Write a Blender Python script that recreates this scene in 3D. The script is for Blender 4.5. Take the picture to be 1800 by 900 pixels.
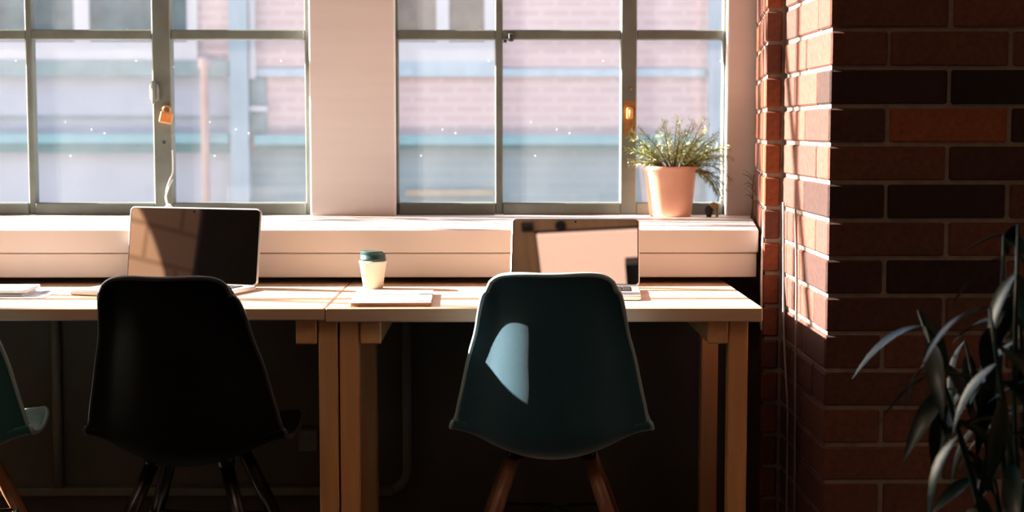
import bpy, bmesh, math, random
from mathutils import Vector, Matrix

for o in list(bpy.data.objects):
    bpy.data.objects.remove(o, do_unlink=True)
scene = bpy.context.scene
COL = scene.collection
RND = random.Random(7)
R = math.radians

# ------------------------------------------------------------------ camera
cam_d = bpy.data.cameras.new('camera')
cam = bpy.data.objects.new('camera', cam_d)
COL.objects.link(cam)
cam.location = (0, 0, 1.147)
cam.rotation_euler = (R(90 - 4.70), 0, R(-0.424))
cam_d.sensor_width = 36
cam_d.lens = 54
cam_d.clip_start = 0.05
cam_d.clip_end = 200
cam_d.dof.use_dof = True
cam_d.dof.focus_distance = 3.7
cam_d.dof.aperture_fstop = 3.4
scene.camera = cam

# ------------------------------------------------------------------ world, sun, exposure
SUN_AZ, SUN_EL = 14.0, 25.0          # degrees off the window wall, degrees up
w = bpy.data.worlds.new('sky_world')
scene.world = w
w.use_nodes = True
nt = w.node_tree
nt.nodes.clear()
sky = nt.nodes.new('ShaderNodeTexSky')
sky.sky_type = 'NISHITA'
sky.sun_disc = False
sky.sun_elevation = R(SUN_EL)
sky.sun_rotation = R(-(90 - SUN_AZ))
sky.dust_density = 3.0
bg = nt.nodes.new('ShaderNodeBackground')
bg.inputs['Strength'].default_value = 0.68
wo = nt.nodes.new('ShaderNodeOutputWorld')
nt.links.new(sky.outputs[0], bg.inputs[0])
nt.links.new(bg.outputs[0], wo.inputs[0])

sd = bpy.data.lights.new('sun', 'SUN')
sd.energy = 54.0
sd.angle = R(0.6)
sd.color = (1.0, 0.92, 0.86)
sun = bpy.data.objects.new('sun', sd)
COL.objects.link(sun)
sv = Vector((-math.cos(R(SUN_AZ)) * math.cos(R(SUN_EL)), math.sin(R(SUN_AZ)) * math.cos(R(SUN_EL)), math.sin(R(SUN_EL))))
sun.rotation_euler = sv.to_track_quat('Z', 'Y').to_euler()
sun.location = (-3, 6, 8)

scene.view_settings.view_transform = 'Standard'
scene.view_settings.look = 'None'
scene.view_settings.gamma = 1
scene.view_settings.use_curve_mapping = False
scene.view_settings.exposure = 0.0

# ------------------------------------------------------------------ materials
def new_mat(name):
    m = bpy.data.materials.new(name)
    m.use_nodes = True
    n = m.node_tree
    n.nodes.clear()
    out = n.nodes.new('ShaderNodeOutputMaterial')
    b = n.nodes.new('ShaderNodeBsdfPrincipled')
    n.links.new(b.outputs[0], out.inputs[0])
    return m, n, b, out


def ramp(n, stops):
    r = n.nodes.new('ShaderNodeValToRGB')
    el = r.color_ramp.elements
    while len(el) > 1:
        el.remove(el[-1])
    el[0].position, el[0].color = stops[0][0], (*stops[0][1], 1)
    for p, c in stops[1:]:
        e = el.new(p)
        e.color = (*c, 1)
    return r


def coords(n, scale=(1, 1, 1), kind='Object', rot=(0, 0, 0)):
    tc = n.nodes.new('ShaderNodeTexCoord')
    mp = n.nodes.new('ShaderNodeMapping')
    mp.inputs['Scale'].default_value = scale
    mp.inputs['Rotation'].default_value = rot
    n.links.new(tc.outputs[kind], mp.inputs[0])
    return mp.outputs[0]


def noise(n, vec, scale, detail=4, rough=.6, dist=0):
    t = n.nodes.new('ShaderNodeTexNoise')
    t.inputs['Scale'].default_value = scale
    t.inputs['Detail'].default_value = detail
    t.inputs['Roughness'].default_value = rough
    t.inputs['Distortion'].default_value = dist
    if vec is not None:
        n.links.new(vec, t.inputs['Vector'])
    return t


def bump(n, b, h, strength, dist=.002):
    bm_ = n.nodes.new('ShaderNodeBump')
    bm_.inputs['Strength'].default_value = strength
    bm_.inputs['Distance'].default_value = dist
    n.links.new(h, bm_.inputs['Height'])
    n.links.new(bm_.outputs[0], b.inputs['Normal'])


def plain(name, col, rough=.6, var=.12, scale=14, metal=0, bmp=.0, spec=.5, coat=0, stretch=(1, 1, 1)):
    m, n, b, o = new_mat(name)
    v = coords(n, stretch)
    t = noise(n, v, scale)
    c0 = tuple(max(0, c * (1 - var)) for c in col)
    c1 = tuple(min(1, c * (1 + var)) for c in col)
    r = ramp(n, [(.3, c0), (.7, c1)])
    n.links.new(t.outputs[0], r.inputs[0])
    n.links.new(r.outputs[0], b.inputs['Base Color'])
    b.inputs['Roughness'].default_value = rough
    b.inputs['Metallic'].default_value = metal
    b.inputs['Specular IOR Level'].default_value = spec
    b.inputs['Coat Weight'].default_value = coat
    if bmp:
        bump(n, b, t.outputs[0], bmp)
    return m


def wood(name, dark, light, axis='X', scale=9, rough=.5, knots=False):
    m, n, b, o = new_mat(name)
    st = {'X': (.12, 1.6, 1.6), 'Y': (1.6, .12, 1.6), 'Z': (1.6, 1.6, .12)}[axis]
    v = coords(n, st)
    t = noise(n, v, scale * 3, 6, .65, .8)
    r = ramp(n, [(.28, dark), (.55, tuple((a + c) / 2 for a, c in zip(dark, light))), (.75, light)])
    n.links.new(t.outputs[0], r.inputs[0])
    last = r.outputs[0]
    if knots:
        k = n.nodes.new('ShaderNodeTexVoronoi')
        k.inputs['Scale'].default_value = 5.5
        kv = coords(n, (1, 1, .55))
        n.links.new(kv, k.inputs['Vector'])
        kr = ramp(n, [(.06, (.18, .07, .02)), (.13, (1, 1, 1))])
        n.links.new(k.outputs['Distance'], kr.inputs[0])
        mx = n.nodes.new('ShaderNodeMix')
        mx.data_type = 'RGBA'
        mx.blend_type = 'MULTIPLY'
        mx.inputs[0].default_value = 1
        n.links.new(last, mx.inputs[6])
        n.links.new(kr.outputs[0], mx.inputs[7])
        last = mx.outputs[2]
    n.links.new(last, b.inputs['Base Color'])
    b.inputs['Roughness'].default_value = rough
    bump(n, b, t.outputs[0], .12, .001)
    return m


def brick_mat(name, stops, bscale=60):
    m, n, b, o = new_mat(name)
    oi = n.nodes.new('ShaderNodeObjectInfo')
    r = ramp(n, stops)
    sp = n.nodes.new('ShaderNodeSeparateColor')
    n.links.new(oi.outputs['Color'], sp.inputs[0])
    n.links.new(sp.outputs[0], r.inputs[0])
    t = noise(n, coords(n), bscale, 6, .7)
    r2 = ramp(n, [(.25, (.62, .6, .58)), (.75, (1.2, 1.2, 1.2))])
    n.links.new(t.outputs[0], r2.inputs[0])
    mx = n.nodes.new('ShaderNodeMix')
    mx.data_type = 'RGBA'
    mx.blend_type = 'MULTIPLY'
    mx.inputs[0].default_value = 1
    n.links.new(r.outputs[0], mx.inputs[6])
    n.links.new(r2.outputs[0], mx.inputs[7])
    n.links.new(mx.outputs[2], b.inputs['Base Color'])
    b.inputs['Roughness'].default_value = .85
    b.inputs['Specular IOR Level'].default_value = .25
    bump(n, b, t.outputs[0], .5, .003)
    return m


def brick_tex(name, c1, c2, mortar, scale, bw=.5, bh=.25):
    """flat brick pattern for facades too far away to tell the bricks apart"""
    m, n, b, o = new_mat(name)
    tc = n.nodes.new('ShaderNodeTexCoord')
    sep = n.nodes.new('ShaderNodeSeparateXYZ')
    cmb = n.nodes.new('ShaderNodeCombineXYZ')
    n.links.new(tc.outputs['Object'], sep.inputs[0])
    ad = n.nodes.new('ShaderNodeMath')
    n.links.new(sep.outputs['X'], ad.inputs[0])
    n.links.new(sep.outputs['Y'], ad.inputs[1])
    n.links.new(ad.outputs[0], cmb.inputs['X'])
    n.links.new(sep.outputs['Z'], cmb.inputs['Y'])
    k = n.nodes.new('ShaderNodeTexBrick')
    k.inputs['Color1'].default_value = (*c1, 1)
    k.inputs['Color2'].default_value = (*c2, 1)
    k.inputs['Mortar'].default_value = (*mortar, 1)
    k.inputs['Scale'].default_value = scale
    k.inputs['Mortar Size'].default_value = .02
    k.inputs['Brick Width'].default_value = bw
    k.inputs['Row Height'].default_value = bh
    n.links.new(cmb.outputs[0], k.inputs['Vector'])
    n.links.new(k.outputs[0], b.inputs['Base Color'])
    b.inputs['Roughness'].default_value = .9
    return m


def glass_mat(name, dirt=.03, specks=True):
    m, n, b, o = new_mat(name)
    n.nodes.remove(b)
    tr = n.nodes.new('ShaderNodeBsdfTransparent')
    tr.inputs[0].default_value = (.97, .985, .98, 1)
    df = n.nodes.new('ShaderNodeBsdfDiffuse')
    df.inputs[0].default_value = (.9, .9, .92, 1)
    tl = n.nodes.new('ShaderNodeBsdfTranslucent')
    tl.inputs[0].default_value = (.9, .9, .92, 1)
    ms = n.nodes.new('ShaderNodeMixShader')
    ms.inputs[0].default_value = .6
    n.links.new(df.outputs[0], ms.inputs[1])
    n.links.new(tl.outputs[0], ms.inputs[2])
    m1 = n.nodes.new('ShaderNodeMixShader')
    n.links.new(tr.outputs[0], m1.inputs[1])
    n.links.new(ms.outputs[0], m1.inputs[2])
    v = coords(n)
    big = noise(n, v, 3.0, 5, .7)
    r = ramp(n, [(.3, (dirt * .5,) * 3), (.75, (dirt * 1.6,) * 3)])
    n.links.new(big.outputs[0], r.inputs[0])
    last = r.outputs[0]
    if specks:
        vo = n.nodes.new('ShaderNodeTexVoronoi')
        vo.inputs['Scale'].default_value = 19
        vo.inputs['Randomness'].default_value = 1
        n.links.new(coords(n, (1, 1, .8)), vo.inputs['Vector'])
        r3 = ramp(n, [(.030, (.75,) * 3), (.05, (0, 0, 0))])
        n.links.new(vo.outputs['Distance'], r3.inputs[0])
        mxx = n.nodes.new('ShaderNodeMath')
        mxx.operation = 'MAXIMUM'
        n.links.new(last, mxx.inputs[0])
        n.links.new(r3.outputs[0], mxx.inputs[1])
        last = mxx.outputs[0]
    n.links.new(last, m1.inputs[0])
    gl = n.nodes.new('ShaderNodeBsdfGlossy')
    gl.inputs['Roughness'].default_value = .02
    m2 = n.nodes.new('ShaderNodeMixShader')
    m2.inputs[0].default_value = .03
    n.links.new(m1.outputs[0], m2.inputs[1])
    n.links.new(gl.outputs[0], m2.inputs[2])
    n.links.new(m2.outputs[0], o.inputs[0])
    return m


M = {}
M['plaster'] = plain('cream_painted_plaster', (.63, .56, .54), .75, .04, 3, stretch=(.3, .3, 5))
M['ledge'] = plain('cream_painted_boards', (.65, .575, .54), .5, .03, 3)
M['steel'] = plain('olive_grey_painted_steel', (.125, .14, .118), .45, .18, 9, spec=.5)
M['steel_rust'] = None
M['dark_gap'] = plain('dark_rubber_seal', (.02, .025, .022), .6)
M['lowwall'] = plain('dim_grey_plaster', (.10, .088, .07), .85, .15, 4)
M['pipe'] = plain('grey_painted_conduit', (.18, .17, .14), .5, .08)
M['floor'] = plain('worn_brown_concrete', (.075, .058, .045), .5, .2, 2)
M['ceiling'] = wood('ceiling_boards', (.42, .24, .13), (.62, .40, .23), 'Y', 3, .6)
M['room'] = plain('warm_room_plaster', (.22, .16, .11), .85, .08, 2)
M['pale_panel'] = plain('pale_plaster_panel', (.82, .68, .60), .8, .03, 2)
M['table'] = wood('oak_tabletop', (.62, .40, .26), (.76, .53, .38), 'X', 6, .38)
M['leg'] = wood('pine_leg', (.66, .31, .12), (.80, .42, .18), 'Z', 6, .5, True)
M['rail'] = wood('pine_rail', (.66, .31, .12), (.78, .41, .18), 'Y', 6, .5)
M['brick'] = brick_mat('red_brick', [(0, (.018, .010, .008)), (.25, (.042, .019, .014)), (.5, (.100, .041, .029)), (.75, (.14, .052, .034)), (1, (.24, .070, .030))])
M['mortar'] = plain('grey_mortar', (.22, .175, .14), .95, .2, 30, bmp=.4)
M['tan_block'] = brick_tex('tan_painted_block', (.52, .36, .26), (.48, .33, .24), (.34, .22, .15), 1.0, .62, .27)
M['room_brick'] = brick_tex('plain_brick', (.30, .12, .07), (.22, .08, .05), (.36, .30, .25), 1.0, .276, .086)
M['glass'] = glass_mat('dusty_window_glass')
M['terracotta'] = plain('terracotta', (.76, .40, .27), .75, .1, 10, bmp=.1)
M['soil'] = plain('dry_soil', (.16, .10, .06), .95, .4, 60, bmp=.6)
M['needle'] = plain('fern_green', (.26, .30, .07), .5, .35, 30)
M['needle2'] = plain('fern_pale_green', (.50, .50, .22), .5, .25, 30)
M['stem'] = plain('brown_stem', (.10, .055, .03), .8, .3, 30)
M['silver'] = plain('brushed_aluminium', (.72, .71, .70), .35, .03, 40, metal=.85)
M['bezel'] = plain('black_glass_bezel', (.004, .004, .004), .08)
M['key'] = plain('black_key', (.012, .012, .014), .5)
M['white'] = plain('white_paper', (.86, .85, .86), .8, .02, 20)
M['cup'] = plain('white_card_cup', (.62, .58, .52), .7, .02, 20)
M['lid'] = plain('dark_green_plastic', (.010, .045, .045), .35, .1)
M['grey_ink'] = plain('grey_print', (.42, .42, .45), .8, .1, 30)
M['cover'] = plain('brown_card_cover', (.55, .25, .13), .7, .1, 20)
M['black_shell'] = plain('black_chair_plastic', (.003, .003, .003), .7, .1, spec=.15)
M['black_wood'] = plain('black_chair_leg', (.008, .008, .008), .3, .1)
M['brown_leg'] = wood('brown_chair_leg', (.16, .06, .03), (.30, .13, .06), 'Z', 10, .4)
M['orange_leg'] = wood('orange_chair_leg', (.34, .12, .04), (.50, .20, .07), 'Z', 10, .4)
M['wire'] = plain('black_steel_wire', (.02, .02, .02), .35, .1, metal=.7)
M['brass'] = plain('worn_brass', (.65, .30, .10), .35, .2, 60, metal=.6)
M['copper'] = plain('copper_lock_body', (.62, .24, .08), .4, .12, 60, metal=.3)
M['rust'] = plain('rusty_stain', (.26, .12, .03), .8, .5, 60)
M['cord'] = plain('white_cord', (.8, .78, .74), .6)
M['grey_cable'] = plain('grey_cable', (.24, .22, .21), .5)
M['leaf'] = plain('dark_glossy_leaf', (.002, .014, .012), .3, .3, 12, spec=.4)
M['planter'] = plain('charcoal_planter', (.03, .03, .03), .5)
M['stone'] = plain('dark_stone', (.03, .03, .03), .5, .3, 40)
M['amber'] = plain('amber_resin', (.40, .27, .09), .3, .3, 50)
# street
M['pink_brick'] = brick_tex('pink_brick_facade', (.52, .37, .37), (.49, .35, .35), (.54, .41, .41), 1.0, .24, .08)
M['blue_brick'] = brick_tex('blue_grey_brick_facade', (.20, .27, .30), (.23, .28, .31), (.24, .29, .31), 1.0, .5, .09)
M['lavender'] = plain('pale_lavender_render', (.37, .38, .44), .9, .03, 2)
M['band'] = plain('pale_grey_blue_band', (.36, .43, .49), .8, .1, 6)
M['grey_band'] = plain('grey_green_ledge', (.22, .28, .29), .8, .15, 5)
M['teal_band'] = plain('teal_painted_ledge', (.17, .33, .37), .6, .06, 6)
M['teal_dark'] = plain('dark_teal_and_shade', (.09, .19, .21), .6, .08, 6)
M['white_frame'] = plain('white_window_paint', (.50, .48, .51), .6, .02, 6)
M['dark_pane'] = plain('dark_window_pane', (.09, .13, .14), .15, .5, 2)
M['brown_pane'] = plain('brown_window_pane', (.19, .15, .125), .2, .4, 3)
M['downpipe'] = plain('blue_grey_downpipe', (.26, .33, .39), .6, .05, 6)
M['pinkpole'] = plain('pink_pole', (.48, .33, .31), .7, .05, 6)
M['tan'] = plain('tan_board', (.36, .29, .21), .8, .1, 6)
M['street'] = plain('pale_pavement', (.45, .43, .42), .9, .1, 1)


def screen_mat():
    m, n, b, o = new_mat('glossy_dark_screen')
    b.inputs['Base Color'].default_value = (.82, .76, .72, 1)
    b.inputs['Metallic'].default_value = 1
    t = noise(n, coords(n), 3, 3)
    r = ramp(n, [(.3, (.004,) * 3), (.7, (.012,) * 3)])
    n.links.new(t.outputs[0], r.inputs[0])
    n.links.new(r.outputs[0], b.inputs['Roughness'])
    return m


M['screen'] = screen_mat()


def fabric(name, c0, c1):
    m, n, b, o = new_mat(name)
    v = coords(n)
    t = noise(n, v, 900, 2, .7)
    r = ramp(n, [(.3, c0), (.7, c1)])
    n.links.new(t.outputs[0], r.inputs[0])
    n.links.new(r.outputs[0], b.inputs['Base Color'])
    b.inputs['Roughness'].default_value = .8
    b.inputs['Sheen Weight'].default_value = 1.0
    b.inputs['Sheen Roughness'].default_value = .35
    b.inputs['Sheen Tint'].default_value = (.95, .98, 1, 1)
    bump(n, b, t.outputs[0], .5, .0015)
    return m


M['teal_fabric'] = fabric('teal_felt', (.003, .046, .072), (.006, .078, .115))
M['teal_pale'] = fabric('pale_teal_felt', (.012, .09, .10), (.02, .12, .13))
M['rim_teal'] = plain('pale_teal_rim', (.30, .42, .44), .5, .05)
M['rim_black'] = plain('black_rim', (.03, .03, .03), .35, .05)


# ------------------------------------------------------------------ mesh helpers
class MB:
    def __init__(self):
        self.v, self.f = [], []

    def box(self, x0, x1, y0, y1, z0, z1):
        i = len(self.v)
        self.v += [(x0, y0, z0), (x1, y0, z0), (x1, y1, z0), (x0, y1, z0), (x0, y0, z1), (x1, y0, z1), (x1, y1, z1), (x0, y1, z1)]
        self.f += [tuple(i + k for k in q) for q in ((3, 2, 1, 0), (4, 5, 6, 7), (0, 1, 5, 4), (1, 2, 6, 5), (2, 3, 7, 6), (3, 0, 4, 7))]
        return self

    def prism(self, poly, z0, z1):
        """poly counter-clockwise seen from above"""
        i, k = len(self.v), len(poly)
        self.v += [(x, y, z0) for x, y in poly] + [(x, y, z1) for x, y in poly]
        self.f.append(tuple(i + j for j in reversed(range(k))))
        self.f.append(tuple(i + k + j for j in range(k)))
        for j in range(k):
            a, c = j, (j + 1) % k
            self.f.append((i + a, i + c, i + k + c, i + k + a))
        return self

    def lathe(self, prof, cx=0, cy=0, n=32, cap=True):
        i = len(self.v)
        for r, z in prof:
            for j in range(n):
                a = 2 * math.pi * j / n
                self.v.append((cx + r * math.cos(a), cy + r * math.sin(a), z))
        for k in range(len(prof) - 1):
            for j in range(n):
                a, c = k * n + j, k * n + (j + 1) % n
                self.f.append((i + a, i + c, i + c + n, i + a + n))
        if cap:
            self.f.append(tuple(i + j for j in reversed(range(n))))
            self.f.append(tuple(i + (len(prof) - 1) * n + j for j in range(n)))
        return self

    def tube(self, pts, rad, n=8):
        pts = [Vector(p) for p in pts]
        rads = rad if isinstance(rad, (list, tuple)) else [rad] * len(pts)
        i0 = len(self.v)
        ref = None
        for k, p in enumerate(pts):
            d = (pts[min(k + 1, len(pts) - 1)] - pts[max(k - 1, 0)]).normalized()
            if ref is None:
                ref = d.orthogonal().normalized()
            else:
                ref = (ref - d * ref.dot(d))
                ref = ref.normalized() if ref.length > 1e-5 else d.orthogonal().normalized()
            b2 = d.cross(ref)
            for j in range(n):
                a = 2 * math.pi * j / n
                self.v.append(tuple(p + (ref * math.cos(a) + b2 * math.sin(a)) * rads[k]))
        for k in range(len(pts) - 1):
            for j in range(n):
                a, c = i0 + k * n + j, i0 + k * n + (j + 1) % n
                self.f.append((a, c, c + n, a + n))
        self.f.append(tuple(i0 + j for j in reversed(range(n))))
        self.f.append(tuple(i0 + (len(pts) - 1) * n + j for j in range(n)))
        return self

    def mesh(self, name, bevel=0, smooth=False, seg=1):
        me = bpy.data.meshes.new(name)
        me.from_pydata(self.v, [], self.f)
        if bevel:
            b = bmesh.new()
            b.from_mesh(me)
            bmesh.ops.bevel(b, geom=list(b.edges), offset=bevel, segments=seg, affect='EDGES', profile=.5)
            b.to_mesh(me)
            b.free()
        if smooth:
            for p in me.polygons:
                p.use_smooth = True
        me.update()
        return me

    def build(self, name, mat, parent=None, bevel=0, smooth=False, seg=1, loc=None, rot=None):
        me = self.mesh(name, bevel, smooth, seg)
        return link(name, me, mat, parent, loc, rot)


def link(name, me, mat=None, parent=None, loc=None, rot=None):
    o = bpy.data.objects.new(name, me)
    COL.objects.link(o)
    if mat is not None and not me.materials:
        me.materials.append(M[mat])
    if parent is not None:
        o.parent = parent
    if loc:
        o.location = loc
    if rot:
        o.rotation_euler = rot
    return o


def box(name, mat, x0, x1, y0, y1, z0, z1, parent=None, bevel=0, seg=1):
    """box whose origin is its own centre (so that procedural grain follows the piece)"""
    cx, cy, cz = (x0 + x1) / 2, (y0 + y1) / 2, (z0 + z1) / 2
    hx, hy, hz = (x1 - x0) / 2, (y1 - y0) / 2, (z1 - z0) / 2
    o = MB().box(-hx, hx, -hy, hy, -hz, hz).build(name, mat, parent, bevel, seg=seg)
    o.location = (cx, cy, cz)
    if parent is not None:
        o.matrix_parent_inverse = Matrix.Identity(4)
        pl = parent.location
        par = parent.parent
        while par is not None:
            pl = pl + par.location
            par = par.parent
        if parent.rotation_euler.z == 0:
            o.location = Vector((cx, cy, cz)) - pl
    return o


def tag(o, label=None, cat=None, group=None, kind=None):
    if label:
        o['label'] = label
    if cat:
        o['category'] = cat
    if group:
        o['group'] = group
    if kind:
        o['kind'] = kind
    return o


def struct(o, label=None, cat=None):
    return tag(o, label, cat, None, 'structure')


def empty(name, loc=(0, 0, 0), rz=0):
    o = bpy.data.objects.new(name, None)
    COL.objects.link(o)
    o.location = loc
    o.rotation_euler = (0, 0, rz)
    o.empty_display_size = .1
    return o


# ------------------------------------------------------------------ room shell
ZC = 4.55
struct(box('floor', 'floor', -6.9, 2.9, -3.2, 4.30, -.12, 0), 'dark worn concrete floor under the desks', 'floor')
struct(box('ceiling', 'ceiling', -6.9, 2.9, -3.2, 4.95, ZC, ZC + .12), 'boarded timber ceiling', 'ceiling')
struct(box('wall_left', 'tan_block', -7.0, -6.9, -3.2, 4.95, -.12, ZC), 'plain warm plaster side wall out of view', 'wall')
struct(box('wall_right', 'room_brick', 2.6, 2.7, -3.2, 4.95, -.12, ZC), 'brick side wall beyond the pier', 'wall')
struct(box('wall_front', 'room', -6.9, 2.6, -3.3, -3.2, -.12, ZC), 'plain plaster wall behind the viewer', 'wall')
struct(box('added_dark_panel_1', 'planter', -6.9, -6.86, -2.4, -.88, 0, 2.9, None, .004), 'tall black panel added on the unseen side wall to darken the left laptop reflection', 'door')  # dark panel added so part of the left screen mirrors black
# ceiling fittings, with a glowing panel and a spot added for their reflections (behind the viewer, seen only mirrored in the laptop screens)
M['glow_panel'] = plain('added_glow_panel', (.8, .7, .6), .6, .02)
_b = [n_ for n_ in M['glow_panel'].node_tree.nodes if n_.type == 'BSDF_PRINCIPLED'][0]
_b.inputs['Emission Color'].default_value = (1, .62, .47, 1)
_b.inputs['Emission Strength'].default_value = 1.0
clp = empty('added_lamp_panel', (0, .6, ZC))  # glowing panel added to give the right screen its pale reflection
tag(clp, 'flat warm glowing panel added on the ceiling for the right laptop reflection', 'lamp')
box('diffuser', 'glow_panel', -.34, .36, .25, .92, ZC - .03, ZC - .012, clp)
box('back_tray', 'planter', -.35, .37, .24, .93, ZC - .012, ZC, clp)
sb = box('ceiling_speaker', 'planter', .15, .30, .40, .73, ZC - .10, ZC - .03, None, .004)
tag(sb, 'black speaker box under the added glowing ceiling panel', 'speaker')
sb = box('sensor_box', 'planter', -.42, -.355, .95, 1.0, ZC - .03, ZC, None, .003)
tag(sb, 'small square black sensor on the boarded ceiling', 'sensor')
sb = MB().lathe([(.03, -.02), (.03, 0)], n=24).build('smoke_detector', 'planter', None, 0, loc=(-.2, .97, ZC))
tag(sb, 'small round black smoke detector on the boarded ceiling', 'detector')
for lx, ly, lab in ((-1.25, 1.0, 'square fill lamp panel added above the left desk, out of view'), (-2.6, .2, 'square fill lamp panel added deeper in the room, out of view')):  # unseen panels added as fill to brighten desk fronts and legs
    c2 = empty('added_lamp_panel', (lx, ly, ZC))
    tag(c2, lab, 'lamp')
    box('diffuser', 'glow_panel', lx - .3, lx + .3, ly - .3, ly + .3, ZC - .03, ZC - .012, c2)
    box('back_tray', 'planter', lx - .31, lx + .31, ly - .31, ly + .31, ZC - .012, ZC, c2)
    al = bpy.data.lights.new('added_fill_light', 'AREA')
    al.shape = 'SQUARE'
    al.size = .58
    al.energy = 12
    al.color = (1, .78, .58)
    ao = bpy.data.objects.new('added_fill_light', al)
    COL.objects.link(ao)
    ao.location = (lx, ly, ZC - .035)
spl = empty('added_spot', (-3.0, .5, 4.55))  # added spot; its cone edge makes the slanted bright reflection on the left screen
tag(spl, 'unseen black spot lamp added to light the side wall for the left laptop reflection', 'lamp')
MB().tube([(0, 0, 0), (0, 0, -.14)], .012, 10).build('stem', 'planter', spl, 0, True)
MB().tube([(.08, 0, -.14), (-.06, 0, -.25)], [.05, .05], 20).build('housing', 'planter', spl, 0, True)
ls = bpy.data.lights.new('added_spot_light', 'SPOT')
ls.energy = 1200
ls.spot_size = R(30.5)
ls.spot_blend = .03
ls.shadow_soft_size = .02
ls.color = (1, .80, .62)
lo = bpy.data.objects.new('added_spot_light', ls)
COL.objects.link(lo)
lo.location = (-3.1, .5, 4.28)
lo.rotation_euler = Vector((3.8, 0, 2.98)).to_track_quat('Z', 'Y').to_euler()
# window wall: lower wall below the ledge, piers between windows, lintel
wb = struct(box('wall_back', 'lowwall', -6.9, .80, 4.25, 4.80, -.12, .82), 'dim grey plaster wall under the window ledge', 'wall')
box('lintel', 'plaster', -6.9, 2.6, 4.68, 4.762, 4.25, ZC, wb)
box('window_pier', 'plaster', -.579, -.321, 4.68, 4.762, .855, 4.25, wb, .003)
box('window_pier', 'plaster', .690, .80, 4.69, 4.762, .855, 4.25, wb, .003)
box('window_pier', 'plaster', -6.9, -6.2, 4.68, 4.762, .855, 4.25, wb, .003)
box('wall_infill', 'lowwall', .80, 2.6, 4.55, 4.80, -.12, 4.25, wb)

# ledge: sill board on top, two apron boards on its face
tr1 = MB().prism([(-6.2, 4.05), (.682, 4.05), (.766, 4.69), (-6.2, 4.69)], .8225, .885).build('trim_1', 'ledge', None, .003)
struct(tr1, 'deep cream painted window ledge above the desks', 'window ledge')
box('lower_apron_board', 'ledge', -6.2, .679, 4.056, 4.078, .757, .8205, tr1, .002)
MB().prism([(-6.2, 4.69), (.69, 4.69), (.69, 4.75), (-6.2, 4.75)], .8225, .885).build('sill_upstand', 'ledge', tr1)

# pipes on the dim wall
tr2 = struct(box('trim_2', 'pipe', -6.2, -.30, 4.215, 4.25, .128, .152, None, .004), 'thin pale cable trunking along the foot of the wall', 'trunking')
pp = MB().tube([(-1.235, 4.235, .14), (-1.235, 4.235, .70)], .013, 12).build('conduit', 'pipe', None, 0, True)
tag(pp, 'straight grey vertical conduit on dim wall left of the black chair', 'pipe')
pts = [(-.262, 4.235, .74), (-.262, 4.235, .20)] + [(-.262 - .06 * (1 - math.cos(a)), 4.235, .20 - .06 * math.sin(a)) for a in [R(x) for x in (15, 30, 45, 60, 75, 90)]] + [(-.42, 4.235, .14)]
cp = MB().tube(pts, .013, 12).build('conduit', 'pipe', None, 0, True)
tag(cp, 'grey conduit with a bent foot on dim wall right of paired legs', 'pipe')
ob = empty('wall_socket', (-.535, 4.25, .285))
tag(ob, 'small dark socket box on the dim wall beside the black chair', 'socket')
box('socket_box', 'lowwall', -.565, -.505, 4.222, 4.25, .25, .32, ob, .003)
box('socket_plate', 'pipe', -.56, -.51, 4.217, 4.222, .255, .315, ob, .002)

# ------------------------------------------------------------------ windows
YF0, YF1 = 4.735, 4.775
TRZ = [(.885, .923), (1.421, 1.451), (1.95, 1.98), (2.48, 2.51), (3.01, 3.04), (3.54, 3.57), (4.21, 4.25)]


def make_window(name, label, x0, x1, bars, fr=.014, heights=TRZ):
    root = empty(name, ((x0 + x1) / 2, 4.755, .885))
    struct(root, label, 'window')
    edges = [x0 + fr] + [e for b in bars for e in b[:2]] + [x1 - fr]
    box('frame_stile', 'steel', x0, x0 + fr, YF0, YF1, .885, 4.25, root, .002)
    box('frame_stile', 'steel', x1 - fr, x1, YF0, YF1, .885, 4.25, root, .002)
    for a, b, d in bars:
        box('mullion' if b - a > .04 else 'glazing_bar', 'steel', a, b, YF0 - d, YF1, .887, 4.248, root, .003)
    for k, (a, b) in enumerate(heights):
        nm = 'bottom_rail' if k == 0 else ('top_rail' if k == len(heights) - 1 else 'transom_bar')
        for j in range(0, len(edges), 2):
            box(nm, 'steel', edges[j], edges[j + 1], YF0 - (.006 if k else .010), YF1, a, b, root, .003)
    for k in range(len(heights) - 1):
        for j in range(0, len(edges), 2):
            box('pane', 'glass', edges[j] - .004, edges[j + 1] + .004, 4.756, 4.760, heights[k][1] - .004, heights[k + 1][0] + .004, root)
    return root


w1 = make_window('window_1', 'steel framed window behind the left laptop, beside the wide pier', -1.80, -.579,
                 [(-1.450, -1.430, .004), (-1.063, -1.006, .012)], .020)
w2 = make_window('window_2', 'steel framed window behind the potted plant, next to brick pier', -.321, .690,
                 [(-.017, .007, .004), (.368, .417, .010)], .008)
w3 = make_window('window_3', 'tall steel framed window out of view on the far left', -6.2, -1.80,
                 [(-5.02, -4.99, .0), (-2.92, -2.89, 0)], .02, [TRZ[0], (2.772, 2.798), TRZ[-1]])
# furniture on window 1: hinge, hole
box('hinge', 'steel', -1.067, -1.040, 4.700, 4.725, 1.235, 1.285, w1, .004)
box('hinge_pin', 'steel', -1.060, -1.050, 4.694, 4.704, 1.225, 1.295, w1, .003)
MB().lathe([(.0045, 0), (.0045, .003)], n=16).build('lock_hole', 'dark_gap', w1, loc=Vector((-1.030, 4.7235, 1.108)) - w1.location, rot=(R(90), 0, 0))
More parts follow.
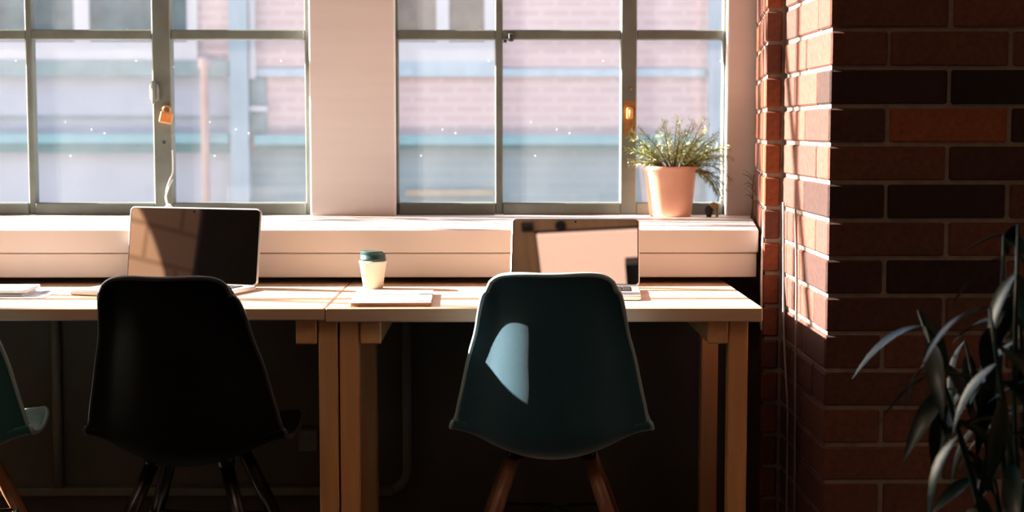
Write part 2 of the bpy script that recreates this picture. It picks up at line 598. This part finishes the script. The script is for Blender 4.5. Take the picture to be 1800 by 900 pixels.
# furniture on window 2: brass catch, screw, rust patch, small clip under the transom
MB().lathe([(.006, 0), (.005, .004), (.002, .006)], n=16).build('screw', 'rust', w2, 0, True, loc=Vector((.398, 4.7255, 1.272)) - w2.location, rot=(R(90), 0, 0))
cat_ = box('catch', 'brass', .385, .405, 4.708, 4.725, 1.178, 1.215, w2, .006, 2)
MB().tube([(0, -.010, .008), (0, -.026, .004), (0, -.030, -.014)], [.005, .005, .004], 8).build('catch_handle', 'brass', cat_, 0, True)
box('rust_patch', 'rust', .378, .414, 4.7240, 4.7255, 1.13, 1.235, w2)
box('clip', 'dark_gap', .024, .040, 4.715, 4.730, 1.415, 1.440, w2, .003)
box('clip', 'dark_gap', .008, .020, 4.718, 4.730, 1.412, 1.420, w2, .002)

# padlock and white cord at window 1
pl = empty('padlock', (-1.018, 4.71, 1.166))
tag(pl, 'small copper coloured padlock hanging on the left window mullion', 'padlock')
box('lock_body', 'copper', -1.037, -.999, 4.690, 4.712, 1.166, 1.200, pl, .004, 2).rotation_euler = (0, R(12), R(14))
MB().tube([(-.010, 0, .030), (-.010, .002, .046), (-.004, .004, .053), (.004, .004, .053), (.010, .002, .046), (.010, 0, .030)], .003, 8).build('shackle', 'brass', pl, 0, True)
cpts = []
for k in range(26):
    t = k / 25
    cpts.append((-1.004 - .030 * math.sin(t * math.pi) * (t > .35) * (t - .35) / .4, 4.715 + .004 * math.sin(9 * t), 1.085 - .195 * t))
cd = empty('cord', (-1.0, 4.70, .886))
tag(cd, 'looped white pull cord hanging down the left window mullion', 'cord')
MB().tube([(x + 1.0, y - 4.70, z - .886) for x, y, z in cpts], .0022, 6).build('strand', 'cord', cd, 0, True)
MB().tube([(-.004, .012, .110), (-.016, .010, .085), (-.026, .008, .055), (-.018, .0, .025), (0, -.008, .012), (.020, -.014, .004)], .0022, 6).build('strand', 'cord', cd, 0, True)
MB().tube([(-.034, -.016, .003), (-.028, -.012, .022), (-.012, -.006, .034), (.002, -.010, .022), (.012, -.016, .004)], .0022, 6).build('strand', 'cord', cd, 0, True)

# ------------------------------------------------------------------ brick pier (right)
Z0, CH, JT = -.004, .086, .010
XN, YN, YS = .740, 3.470, 4.022          # near corner, step
NC = 23
pier = MB().prism([(XN + .006, YN + .006), (2.6, YN + .006), (2.6, 4.56), (.80, 4.56), (.80, 4.72), (.784, 4.72), (.697, YS + .006), (XN + .006, YS + .006)], -.004, ZC).build('wall_pier', 'mortar')
struct(pier, 'dark red brick pier with a sunlit side face beside the desk', 'brick pier')
BL, BHD = .276, .138
_bm = {}


def brick(x0, x1, y0, y1, z0, tone=None):
    """a brick of the pier as a part; meshes shared between equal sizes"""
    key = (round(x1 - x0, 3), round(y1 - y0, 3))
    if key not in _bm:
        h = (CH - JT) / 2
        _bm[key] = MB().box(-key[0] / 2, key[0] / 2, -key[1] / 2, key[1] / 2, -h, h).mesh('brick', .004)
        _bm[key].materials.append(M['brick'])
    j = RND.uniform(-.0015, .0015)
    o = link('brick', _bm[key], None, pier, ((x0 + x1) / 2 + j, (y0 + y1) / 2 + RND.uniform(-.0015, .0015), z0 + CH / 2), (0, 0, RND.uniform(-.004, .004)))
    t = RND.uniform(.45, .72) if tone is None else tone
    o.color = (t, t, t, 1)


TONE = {(14, 0): .2, (14, 1): .0, (13, 0): .4, (13, 1): 1.0, (13, 2): .15, (12, 1): .3, (11, 0): .25, (11, 1): .12, (9, 0): .3, (9, 1): .1, (15, 0): .65, (15, 1): .6, (16, 0): .6, (16, 1): .75, (8, 0): .4, (10, 0): .5}
for c in range(NC):
    z = Z0 + c * CH
    odd = (c % 2 == 1)      # course starting with a header on the front face
    if odd:
        brick(XN, XN + BHD - JT, YN, YN + BL - JT, z, TONE.get((c, 0)))
        brick(XN, XN + BHD - JT, YN + BL, YS - .001, z)
        xs = XN + BHD
    else:
        brick(XN, XN + BL - JT, YN, YN + BHD - JT, z, TONE.get((c, 0)))
        brick(XN, XN + BHD - JT, YN + BHD, YN + BHD + BL - JT, z)
        brick(XN, XN + BHD - JT, YN + BHD + BL, YS - .001, z)
        xs = XN + BL
    k = 1
    while xs < 1.35:
        brick(xs, xs + BL - JT, YN, YN + BHD - JT, z, TONE.get((c, k)))
        xs += BL
        k += 1
    # splayed reveal behind the step: three bricks along the slope
    dx, dy = .776 - .690, 4.70 - YS
    L = math.hypot(dx, dy)
    ux, uy = dx / L, dy / L
    s = 0.0
    first = BHD if odd else BL
    n = 0
    while s < L - .03:
        ln = min(first if n == 0 else BL, L - s)
        key = ('splay', round(ln, 3), n == 0)
        if key not in _bm:
            h = (CH - JT) / 2
            a0, a1 = 0, ln - JT
            if n == 0:     # end brick: its front is square to the step
                poly = [(.690, YS), (.733, YS), (.733 + ux * a1, YS + uy * a1), (.690 + ux * a1, YS + uy * a1)]
            else:
                poly = [(.690, YS), (.690 + .04 * uy, YS - .04 * ux), (.690 + ux * a1 + .04 * uy, YS + uy * a1 - .04 * ux), (.690 + ux * a1, YS + uy * a1)]
            _bm[key] = MB().prism([(x - .690, y - YS) for x, y in poly], -h, h).mesh('brick', .004)
            _bm[key].materials.append(M['brick'])
        o = link('brick', _bm[key], None, pier, (.690 + ux * s, YS + uy * s, z + CH / 2))
        o.color = (RND.uniform(.7, 1.0),) * 3 + (1,)
        s += ln
        n += 1

# cables on the pier
cb = MB().tube([(.694, 4.035, .905), (.690, 4.03, .86), (.687, 4.025, .75), (.688, 4.02, .62)], .003, 6).build('cable', 'cord', None, 0, True)
tag(cb, 'thin pale cable hanging past the right end of the ledge', 'cable')
cb = MB().tube([(.731, 3.965, .96), (.732, 3.962, .90), (.7325, 3.955, .78), (.731, 3.94, .66), (.730, 3.90, .55), (.731, 3.86, .44), (.732, 3.86, .2), (.732, 3.86, .005)], .003, 6).build('cable', 'grey_cable', None, 0, True)
tag(cb, 'thin grey cable running down the sunlit side of the brick pier', 'cable')
cb = MB().tube([(.731, 3.80, .95), (.7325, 3.80, .90), (.732, 3.785, .83), (.732, 3.775, .74), (.731, 3.77, .60), (.732, 3.76, .3), (.732, 3.75, .005)], .003, 6).build('cable', 'grey_cable', None, 0, True)
tag(cb, 'thin grey cable on the sunlit pier side, nearer the room', 'cable')

# ------------------------------------------------------------------ street outside
struct(box('ground', 'street', -30, 30, 4.80, 40, -1.1, -1.0), 'pale pavement outside the windows', 'ground')
YB = 13.0
bd = empty('brick_building', (0, YB, -1.0))
tag(bd, 'pale pink and lavender building across the street', 'building')


def bp(name, mat, x0, x1, z0, z1, out, parent=bd, back=0.3):
    return box(name, mat, x0, x1, YB - out, YB + back, z0, z1, parent)


bp('rendered_wall', 'lavender', -14, -2.26, -1.0, 6.2, 0, back=4)
bp('brick_wall', 'pink_brick', -2.26, 9, 1.0, 6.2, .02, back=4)
bp('lower_brick_wall', 'blue_brick', -2.26, 9, -1.0, 1.0, .0, back=4)
bp('brick_panel', 'pink_brick', -2.53, -2.262, 1.72, 6.2, .015)
bp('stone_ledge', 'grey_band', -14, -2.27, 1.59, 1.72, .10)
bp('string_line', 'grey_band', -14, -2.27, 1.235, 1.26, .02)
bp('teal_ledge', 'teal_band', -14, -2.27, 1.035, 1.11, .16)
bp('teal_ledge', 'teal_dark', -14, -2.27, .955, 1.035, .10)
bp('teal_ledge', 'teal_band', -2.05, 1.72, 1.025, 1.10, .16)
bp('teal_ledge', 'teal_dark', -2.05, 1.72, .985, 1.025, .08)  # darker strip paints the shadow beneath this ledge
bp('string_course', 'band', -2.05, 1.72, 1.59, 1.655, .06)
bp('grey_ledge', 'band', -1.3, -.05, 1.59, 1.72, .08)
bp('tan_board', 'tan', -.80, -.06, .59, .645, .05)
bp('paint_patch', 'grey_band', -2.09, -1.97, 1.09, 1.58, .05)
bp('pipe_bracket', 'white_frame', -2.11, -1.95, 1.30, 1.345, .09)


def far_window(x0, x1, z0, z1, cuts, pane):
    wn = bp('window', 'white_frame', x0, x1, z0, z0 + .16, .08)
    f = .085
    bp('window_frame', 'white_frame', x0, x0 + f, z0 + .16, z1, .06, wn)
    bp('window_frame', 'white_frame', x1 - f, x1, z0 + .16, z1, .06, wn)
    bp('window_frame', 'white_frame', x0 + f, x1 - f, z1 - f, z1, .06, wn)
    xs = [x0 + f]
    for c0, c1 in cuts:
        bp('window_frame', 'white_frame', c0, c1, z0 + .16, z1 - f, .06, wn)
        xs += [c0, c1]
    xs.append(x1 - f)
    for k in range(0, len(xs), 2):
        bp('window_pane', pane, xs[k], xs[k + 1], z0 + .16, z1 - f, .025, wn)
    return wn


far_window(-5.0, -2.53, 1.72, 3.4, [(-4.30, -4.20), (-3.555, -3.43)], 'dark_pane')
far_window(-1.42, -.05, 1.72, 3.4, [(-.535, -.43)], 'brown_pane')
far_window(2.6, 4.6, 1.72, 3.4, [(3.55, 3.65)], 'brown_pane')
bp('downpipe', 'downpipe', -2.255, -2.10, -1.0, 6.2, .14)
bp('thin_pipe', 'white_frame', -2.095, -2.045, 1.57, 6.2, .10)
bp('downpipe', 'downpipe', 1.735, 1.88, -1.0, 6.2, .14)
po = MB().tube([(0, 0, 0), (0, 0, 2.65), (0, 0, 2.66), (0, 0, 2.74)], [.033, .033, .05, .045], 12).build('street_post', 'pinkpole', None, 0, True, loc=(-2.44, 12.75, -1.0))
tag(po, 'slim pink post in front of the building across the street', 'post')

# ------------------------------------------------------------------ desks
def make_desk(name, label, x0, x1, th, legs, railz=.652, y0=3.505, y1=4.215):
    d = empty(name, ((x0 + x1) / 2, (y0 + y1) / 2, 0))
    tag(d, label, 'desk', 'wooden desks in a row under the windows')
    box('tabletop', 'table', x0, x1, y0, y1, .74 - th, .74, d, .003)
    for a, b in legs[0]:
        box('leg', 'leg', a, b, y0 + .025, y0 + .07, 0, .74 - th, d, .003)
        box('leg', 'leg', a, b, y1 - .20, y1 - .155, 0, .74 - th, d, .003)
    for a, b in legs[1]:
        box('rail', 'rail', a, b, y0 + .022, y1 - .05, railz, .74 - th, d, .003)
    return d


make_desk('wooden_desk', 'wooden desk on the left carrying the dark mirror-like laptop', -1.66, -.404, .030,
          [[(-1.60, -1.555), (-.422, -.3775)], [(-1.553, -1.505), (-.474, -.4255)]])
make_desk('wooden_desk', 'wooden desk next to the brick pier carrying the cup', -.402, .603, .034,
          [[(-.373, -.3275), (.529, .574)], [(-.325, -.277), (.479, .527)]])

# ------------------------------------------------------------------ chairs
def catmull(P, t):
    n = len(P) - 1
    s = min(max(t * n, 0), n - 1e-6)
    i = int(s)
    f = s - i
    g = lambda k: P[min(max(k, 0), n)]
    out = []
    for d in range(len(P[0])):
        a, b, c, e = g(i - 1)[d], g(i)[d], g(i + 1)[d], g(i + 2)[d]
        out.append(.5 * (2 * b + (c - a) * f + (2 * a - 5 * b + 4 * c - e) * f * f + (3 * b - a - 3 * c + e) * f ** 3))
    return out


# (y, z, half width, edge lift)
PROF = [(.240, .425, .150, .012), (.215, .443, .190, .020), (.13, .436, .222, .034), (.04, .410, .232, .046), (-.05, .396, .233, .060),
        (-.115, .398, .230, .076), (-.160, .432, .224, .084), (-.182, .505, .212, .083), (-.196, .60, .192, .076), (-.212, .68, .172, .066),
        (-.224, .74, .163, .056), (-.234, .785, .156, .046), (-.242, .812, .150, .038), (-.250, .830, .143, .032)]


def shell_mesh(name, thick, inset=0.0, rows=56, cols=34):
    v, f = [], []
    for i in range(rows + 1):
        t = i / rows
        y, z, hw, lf = catmull(PROF, t)
        y2, z2, _, _ = catmull(PROF, min(1, t + .01))
        y1_, z1_, _, _ = catmull(PROF, max(0, t - .01))
        d = Vector((0, y2 - y1_, z2 - z1_)).normalized()
        nrm = Vector((0, d.z, -d.y))           # towards the sitter (up on the seat, forward on the back)
        if nrm.z < 0 and t < .4:
            nrm = -nrm
        for j in range(cols + 1):
            u = (j / cols * 2 - 1)
            a = abs(u)
            if a < .70:
                h = (a / .70) ** 2.0 * .78
            else:      # the edge rolls outwards again
                q_ = (a - .70) / .30
                h = .78 + .30 * (2.23 * q_ - 1.15 * q_ * q_ + .22 * q_ ** 3)
            p = Vector((u * hw, y, z)) + nrm * (lf * h * .86)
            k = max(0, (t - .62) / .38)
            p.z -= .052 * k ** 1.25 * (1 - math.sqrt(max(0, 1 - a ** 3.0)))
            v.append(tuple(p))
    for i in range(rows):
        for j in range(cols):
            q = i * (cols + 1) + j
            f.append((q, q + 1, q + cols + 2, q + cols + 1))
    me = bpy.data.meshes.new(name)
    me.from_pydata(v, [], f)
    for p in me.polygons:
        p.use_smooth = True
    b = bmesh.new()
    b.from_mesh(me)
    bmesh.ops.recalc_face_normals(b, faces=b.faces)
    b.to_mesh(me)
    edge = []
    n = cols + 1
    edge += [v[j] for j in range(n)]
    edge += [v[i * n + cols] for i in range(1, rows + 1)]
    edge += [v[rows * n + j] for j in range(cols - 1, -1, -1)]
    edge += [v[i * n] for i in range(rows - 1, 0, -1)]
    b.free()
    return me, edge


SHELL, EDGE = shell_mesh('shell', .006)


def make_chair(label, shell_mat, rim_mat, leg_mat, loc, rz):
    c = empty('shell_chair', loc, rz)
    tag(c, label, 'chair', 'moulded shell chairs at the desks')
    s = link('shell', SHELL.copy(), shell_mat, c)
    md = s.modifiers.new('thickness', 'SOLIDIFY')
    md.thickness = .007
    md.offset = 0
    e = EDGE + EDGE[:2]
    MB().tube(e, .0052, 8).build('rim', rim_mat, c, 0, True)
    tops = []
    for sx in (-1, 1):
        for sy in (-1, 1):
            tp = Vector((sx * .085, .015 + sy * .075, .392))
            bt = Vector((sx * .225, .005 + sy * .225, 0))
            mid = tp.lerp(bt, .3)
            MB().tube([tp, mid, bt], [.0155, .017, .011], 14).build('leg', leg_mat, c, 0, True)
            tops.append((tp, bt))
            MB().tube([tp + Vector((0, 0, .022)), tp - Vector((0, 0, .006))], .02, 12).build('mount', 'wire', c, 0, True)
    g = [tp.lerp(bt, .42) for tp, bt in tops]
    for a, b2 in ((0, 3), (1, 2), (0, 1), (2, 3)):
        MB().tube([g[a], (g[a] + g[b2]) / 2 + Vector((0, 0, .03 if a + b2 == 3 else 0)), g[b2]], .004, 8).build('brace_wire', 'wire', c, 0, True)
    return c


make_chair('teal felt shell chair with brown legs in front of the right laptop', 'teal_fabric', 'rim_teal', 'brown_leg', (.120, 3.582, 0), R(-2))
make_chair('black shell chair with black legs in front of the left laptop', 'black_shell', 'rim_black', 'black_wood', (-.703, 3.51, 0), R(-5))
make_chair('teal shell chair with orange wooden legs cut off at the left edge', 'teal_pale', 'rim_teal', 'orange_leg', (-1.302, 3.52, 0), R(5))

# ------------------------------------------------------------------ laptops
def rounded(wd, hg, r, n=6):
    P = []
    for cx, cy, a0 in ((wd / 2 - r, hg - r, 0), (-wd / 2 + r, hg - r, 90), (-wd / 2 + r, r, 180), (wd / 2 - r, r, 270)):
        for k in range(n + 1):
            a = R(a0 + 90 * k / n)
            P.append((cx + r * math.cos(a), cy + r * math.sin(a)))
    return P


def make_laptop(label, loc, rz, wd, dp, lid_h, tilt):
    """hinge line on local x axis, base reaches to -y, lid rises at the hinge"""
    lp = empty('laptop', loc, rz)
    tag(lp, label, 'laptop')
    base = MB().prism([(x, y - dp) for x, y in rounded(wd, dp, .012)], 0, .011).build('base', 'silver', lp, .002)
    kb = MB().box(-wd * .43, wd * .43, -dp * .52, -.022, .0108, .0116).build('keyboard_tray', 'bezel', base)
    kw = wd * .86 / 13
    kh = (dp * .52 - .026) / 6
    me = MB().box(-kw * .43, kw * .43, -kh * .43, kh * .43, 0, .0012).mesh('key', .0004)
    me.materials.append(M['key'])
    for r_ in range(6):
        for k in range(13):
            if r_ == 0 and 3 < k < 9:
                continue
            link('key', me, None, base, (-wd * .43 + kw * (k + .5), -dp * .52 + kh * (r_ + .5) + .002, .0116))
    box_ = MB().box(-wd * .15, wd * .15, -dp * .96, -dp * .57, .0109, .0113).build('trackpad', 'silver', base, .0001)
    lid = MB().prism(rounded(wd, lid_h, .013), 0, .007).build('lid', 'silver', lp, .002, loc=(0, .004, .009), rot=(R(90) - R(tilt), 0, 0))
    MB().prism([(x, y + .0035) for x, y in rounded(wd - .007, lid_h - .007, .010)], .0069, .0076).build('bezel', 'bezel', lid)
    MB().prism([(x, y + .0045) for x, y in rounded(wd - .011, lid_h - .009, .009)], .0075, .0079).build('screen', 'screen', lid)
    MB().lathe([(.0028, .0079), (.0028, .0083)], 0, lid_h - .011, 14).build('webcam', 'bezel', lid)
    return lp


make_laptop('open laptop on the left desk with dark mirror-like screen', (-.80, 3.955, .7405), R(-20), .388, .255, .198, 8)
make_laptop('open laptop on the right desk with pale reflecting screen', (.188, 3.885, .7405), R(-4), .330, .235, .187, 27)

# ------------------------------------------------------------------ cup, notebook, papers
cu = empty('paper_cup', (-.328, 3.935, .7405), 0)
tag(cu, 'short white takeaway cup with dark green lid on the right desk', 'cup')
MB().lathe([(.0, .003), (.0225, .003), (.023, 0), (.025, 0), (.0345, .066), (.0362, .067), (.0362, .0705), (.034, .0715), (.0, .0715)], n=40, cap=False).build('cup_body', 'cup', cu, 0, True)
ld = MB().lathe([(.0, .0712), (.0335, .0712), (.0335, .078), (.0325, .079), (.0325, .086), (.031, .088), (.0, .088)], n=40, cap=False).build('lid', 'lid', cu, 0, True)
MB().prism([(.0325 * math.cos(R(a)), .0325 * math.sin(R(a))) for a in range(110, 331, 10)], .086, .0965).build('lid_crest', 'lid', ld, .002)
MB().prism([(.028 * math.cos(R(a)) + .002, .028 * math.sin(R(a))) for a in range(-25, 60, 10)] + [(.012, .012)], .087, .092).build('drink_spout', 'lid', ld, .001)

nb = empty('notebook', (-.258, 3.655, .7405), R(1.5))
tag(nb, 'white notebook with brown cover lying in front of the cup', 'notebook')
MB().box(-.094, .094, -.137, .137, 0, .0025).build('back_cover', 'cover', nb, .0008)
MB().box(-.092, .091, -.134, .135, .0025, .0085).build('page_block', 'cover', nb, .0008)
pg = MB().box(-.094, .094, -.137, .137, .0085, .0098).build('top_page', 'white', nb, .0003)
MB().box(.062, .0925, -.134, .134, .0098, .0102).build('grey_panel', 'grey_ink', pg)
for k in range(9):
    ln = RND.uniform(.05, .085)
    MB().box(-.045, -.045 + ln, .105 - k * .024, .108 - k * .024, .0098, .0100).build('text_line', 'grey_ink', pg)
for k in range(6):
    a = R(60 * k)
    MB().lathe([(.006, .0098), (.006, .0100)], -.068 + .012 * math.cos(a), -.085 + .030 * math.sin(a), 12).build('printed_dot', 'grey_ink', pg)

ta = empty('tablet', (-1.27, 3.80, .7405), R(3))
tag(ta, 'white tablet lying at the left end of the desk', 'tablet')
MB().prism(rounded(.22, .15, .010), 0, .007).build('body', 'white', ta, .0015, loc=(0, -.075, .010))
MB().box(-.105, .095, -.068, -.060, .0, .004).build('stand_foot', 'grey_cable', ta, .001, loc=(0, 0, .006))
MB().box(-.10, .10, -.07, .07, .0, .006).build('sleeve', 'white', ta, .002, loc=(.0, .0, .0))
pr = MB().box(-.125, .125, -.10, .10, 0, .0012).build('paper_sheet', 'white', None, 0, loc=(-1.235, 3.795, .7400), rot=(0, 0, R(2)))
tag(pr, 'thin printed sheet of paper under the white tablet', 'paper')
MB().box(.085, .12, .0, .085, .0012, .0014).build('print', 'grey_ink', pr)

# ------------------------------------------------------------------ potted plant on the ledge
PX, PY = .514, 4.648
pt = empty('potted_plant', (PX, PY, .885))
tag(pt, 'feathery green plant in a terracotta pot on the window ledge', 'plant')
MB().lathe([(.0, 0), (.060, 0), (.063, .003), (.0785, .140), (.082, .142), (.0825, .150), (.080, .152), (.076, .150), (.074, .134), (.0, .130)], n=48, cap=False).build('pot', 'terracotta', pt, 0, True)
MB().lathe([(.0, .137), (.040, .139), (.073, .136)], n=32, cap=False).build('soil', 'soil', pt, 0, True)


def frond(parent, base, d0, length, droop, mat, nn=22, nl=.030):
    """curved stalk with fine needle leaves"""
    p = Vector(base)
    d = Vector(d0).normalized()
    pts = [p.copy()]
    n = 9
    for k in range(n):
        d = (d + Vector((0, 0, -droop / n)) + Vector((RND.uniform(-.06, .06), RND.uniform(-.06, .06), 0))).normalized()
        p = p + d * (length / n)
        pts.append(p.copy())
    st = MB().tube(pts, [.0022 - .0016 * k / n for k in range(n + 1)], 5).build('stem', 'stem', parent, 0, True)
    lf = MB()
    for k in range(nn):
        t = .22 + .78 * k / (nn - 1)
        s = t * n
        i = min(int(s), n - 1)
        q = pts[i].lerp(pts[i + 1], s - i)
        ax = (pts[i + 1] - pts[i]).normalized()
        for m_ in range(3):
            side = ax.orthogonal().normalized()
            side.rotate(Matrix.Rotation(RND.uniform(0, 6.283), 3, ax))
            dd = (side + ax * RND.uniform(.5, 1.1) + Vector((0, 0, -.12))).normalized()
            tip = q + dd * nl * RND.uniform(.6, 1.15) * (1.15 - .5 * t)
            wv = dd.cross(Vector((RND.uniform(-1, 1), RND.uniform(-1, 1), RND.uniform(-1, 1)))).normalized() * .0011
            md_ = q.lerp(tip, .5)
            i0 = len(lf.v)
            lf.v += [tuple(q), tuple(md_ + wv), tuple(tip), tuple(md_ - wv)]
            lf.f.append((i0, i0 + 1, i0 + 2, i0 + 3))
    o = lf.build('needles', mat, st)
    o['kind'] = 'stuff'


for k in range(46):
    a = RND.uniform(0, 6.283)
    r0 = RND.uniform(0, .035)
    up = RND.uniform(.6, 2.0)
    bx = (.012 + r0 * math.cos(a), r0 * math.sin(a), .134)
    dv = (math.cos(a) * 1.0 + .12, math.sin(a) * .5 - .05, up)
    frond(pt, bx, dv, RND.uniform(.10, .185), RND.uniform(.3, 1.1), 'needle' if k % 3 else 'needle2')
for k in range(7):   # hanging to the right
    frond(pt, (.045, RND.uniform(-.03, .02), .134), (1, RND.uniform(-.5, .2), RND.uniform(.5, 1.0)), RND.uniform(.12, .165), RND.uniform(1.8, 2.8), 'needle', 20, .028)
for k in range(4):   # reaching left
    frond(pt, (-.005, RND.uniform(-.02, .02), .134), (-1, RND.uniform(-.3, .3), RND.uniform(.55, 1.1)), RND.uniform(.10, .14), RND.uniform(.6, 1.2), 'needle2', 18, .024)

# trinket and dried sprig at the right end of the ledge
tk = empty('trinket', (.638, 4.62, .885))
tag(tk, 'small dark and amber trinket on the ledge beside the terracotta pot', 'ornament')
MB().lathe([(.0, 0), (.007, 0), (.011, .010), (.014, .024), (.009, .034), (.0, .036)], n=16, cap=False).build('dark_body', 'stone', tk, 0, True, loc=(-.010, 0, 0))
MB().lathe([(.0, 0), (.010, .002), (.015, .010), (.013, .018), (.0, .024)], n=16, cap=False).build('amber_head', 'amber', tk, 0, True, loc=(.004, 0, .022))
MB().box(-.004, .004, -.006, .006, 0, .03).build('stand', 'amber', tk, .001, loc=(.014, 0, 0))
sp = empty('dried_sprig', (.745, 4.55, .885))
tag(sp, 'thin dried sprig standing at the corner of ledge and brick pier', 'sprig')
MB().tube([(0, 0, 0), (.002, -.004, .04), (0, -.01, .09), (.004, -.012, .13)], [.003, .0028, .002, .001], 6).build('stem', 'soil', sp, 0, True)
for k in range(9):
    h = .05 + .009 * k
    s = -1 if k % 3 else 1
    MB().tube([(0, -.008, h), (s * .012, -.016, h + .012), (s * RND.uniform(.02, .034), -.02, h + RND.uniform(0, .025))], [.0015, .0013, .0007], 5).build('twig', 'stem' if k % 2 else 'needle', sp, 0, True)

# ------------------------------------------------------------------ dark plant in the foreground
fp = empty('leafy_plant', (.93, 2.55, 0))
tag(fp, 'dark glossy leafed plant in front of the brick pier', 'plant')
MB().lathe([(.0, 0), (.13, 0), (.14, .01), (.17, .30), (.175, .31), (.165, .315), (.158, .29), (.0, .28)], n=40, cap=False).build('planter', 'planter', fp, 0, True)
MB().lathe([(.0, .285), (.159, .283)], n=32, cap=False).build('soil', 'soil', fp)


def leaf_mesh(ln, wd, bend):
    lf = MB()
    n = 8
    for k in range(n + 1):
        t = k / n
        hw = wd * math.sin(math.pi * min(1, t * .97 + .015)) ** .8 * (1 - .35 * t)
        z = -bend * ln * t * t
        lf.v += [(ln * t, -hw, z + hw * .35), (ln * t, 0, z), (ln * t, hw, z + hw * .35)]
    for k in range(n):
        a = k * 3
        lf.f += [(a, a + 1, a + 4, a + 3), (a + 1, a + 2, a + 5, a + 4)]
    me = lf.mesh('leaf', 0, True)
    me.materials.append(M['leaf'])
    return me


LEAVES = [leaf_mesh(.125, .018, .35), leaf_mesh(.10, .015, .25), leaf_mesh(.14, .019, .5)]
for s in range(15):
    a = s * 2.4 + .3
    lean = RND.uniform(.06, .26)
    top = RND.uniform(.74, 1.0)
    b0 = Vector((.05 * math.cos(a), .05 * math.sin(a), .28))
    b1 = Vector((lean * math.cos(a), lean * math.sin(a), top))
    bm_ = (b0 + b1) / 2 + Vector((.02 * math.cos(a), .02 * math.sin(a), .08))
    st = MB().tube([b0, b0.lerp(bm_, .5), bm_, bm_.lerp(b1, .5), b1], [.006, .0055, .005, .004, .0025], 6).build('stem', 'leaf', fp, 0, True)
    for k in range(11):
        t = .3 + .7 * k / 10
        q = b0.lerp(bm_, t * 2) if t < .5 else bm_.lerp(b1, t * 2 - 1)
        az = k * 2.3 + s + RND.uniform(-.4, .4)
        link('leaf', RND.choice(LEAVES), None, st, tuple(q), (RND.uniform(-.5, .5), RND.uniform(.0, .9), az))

bpy.context.view_layer.update()
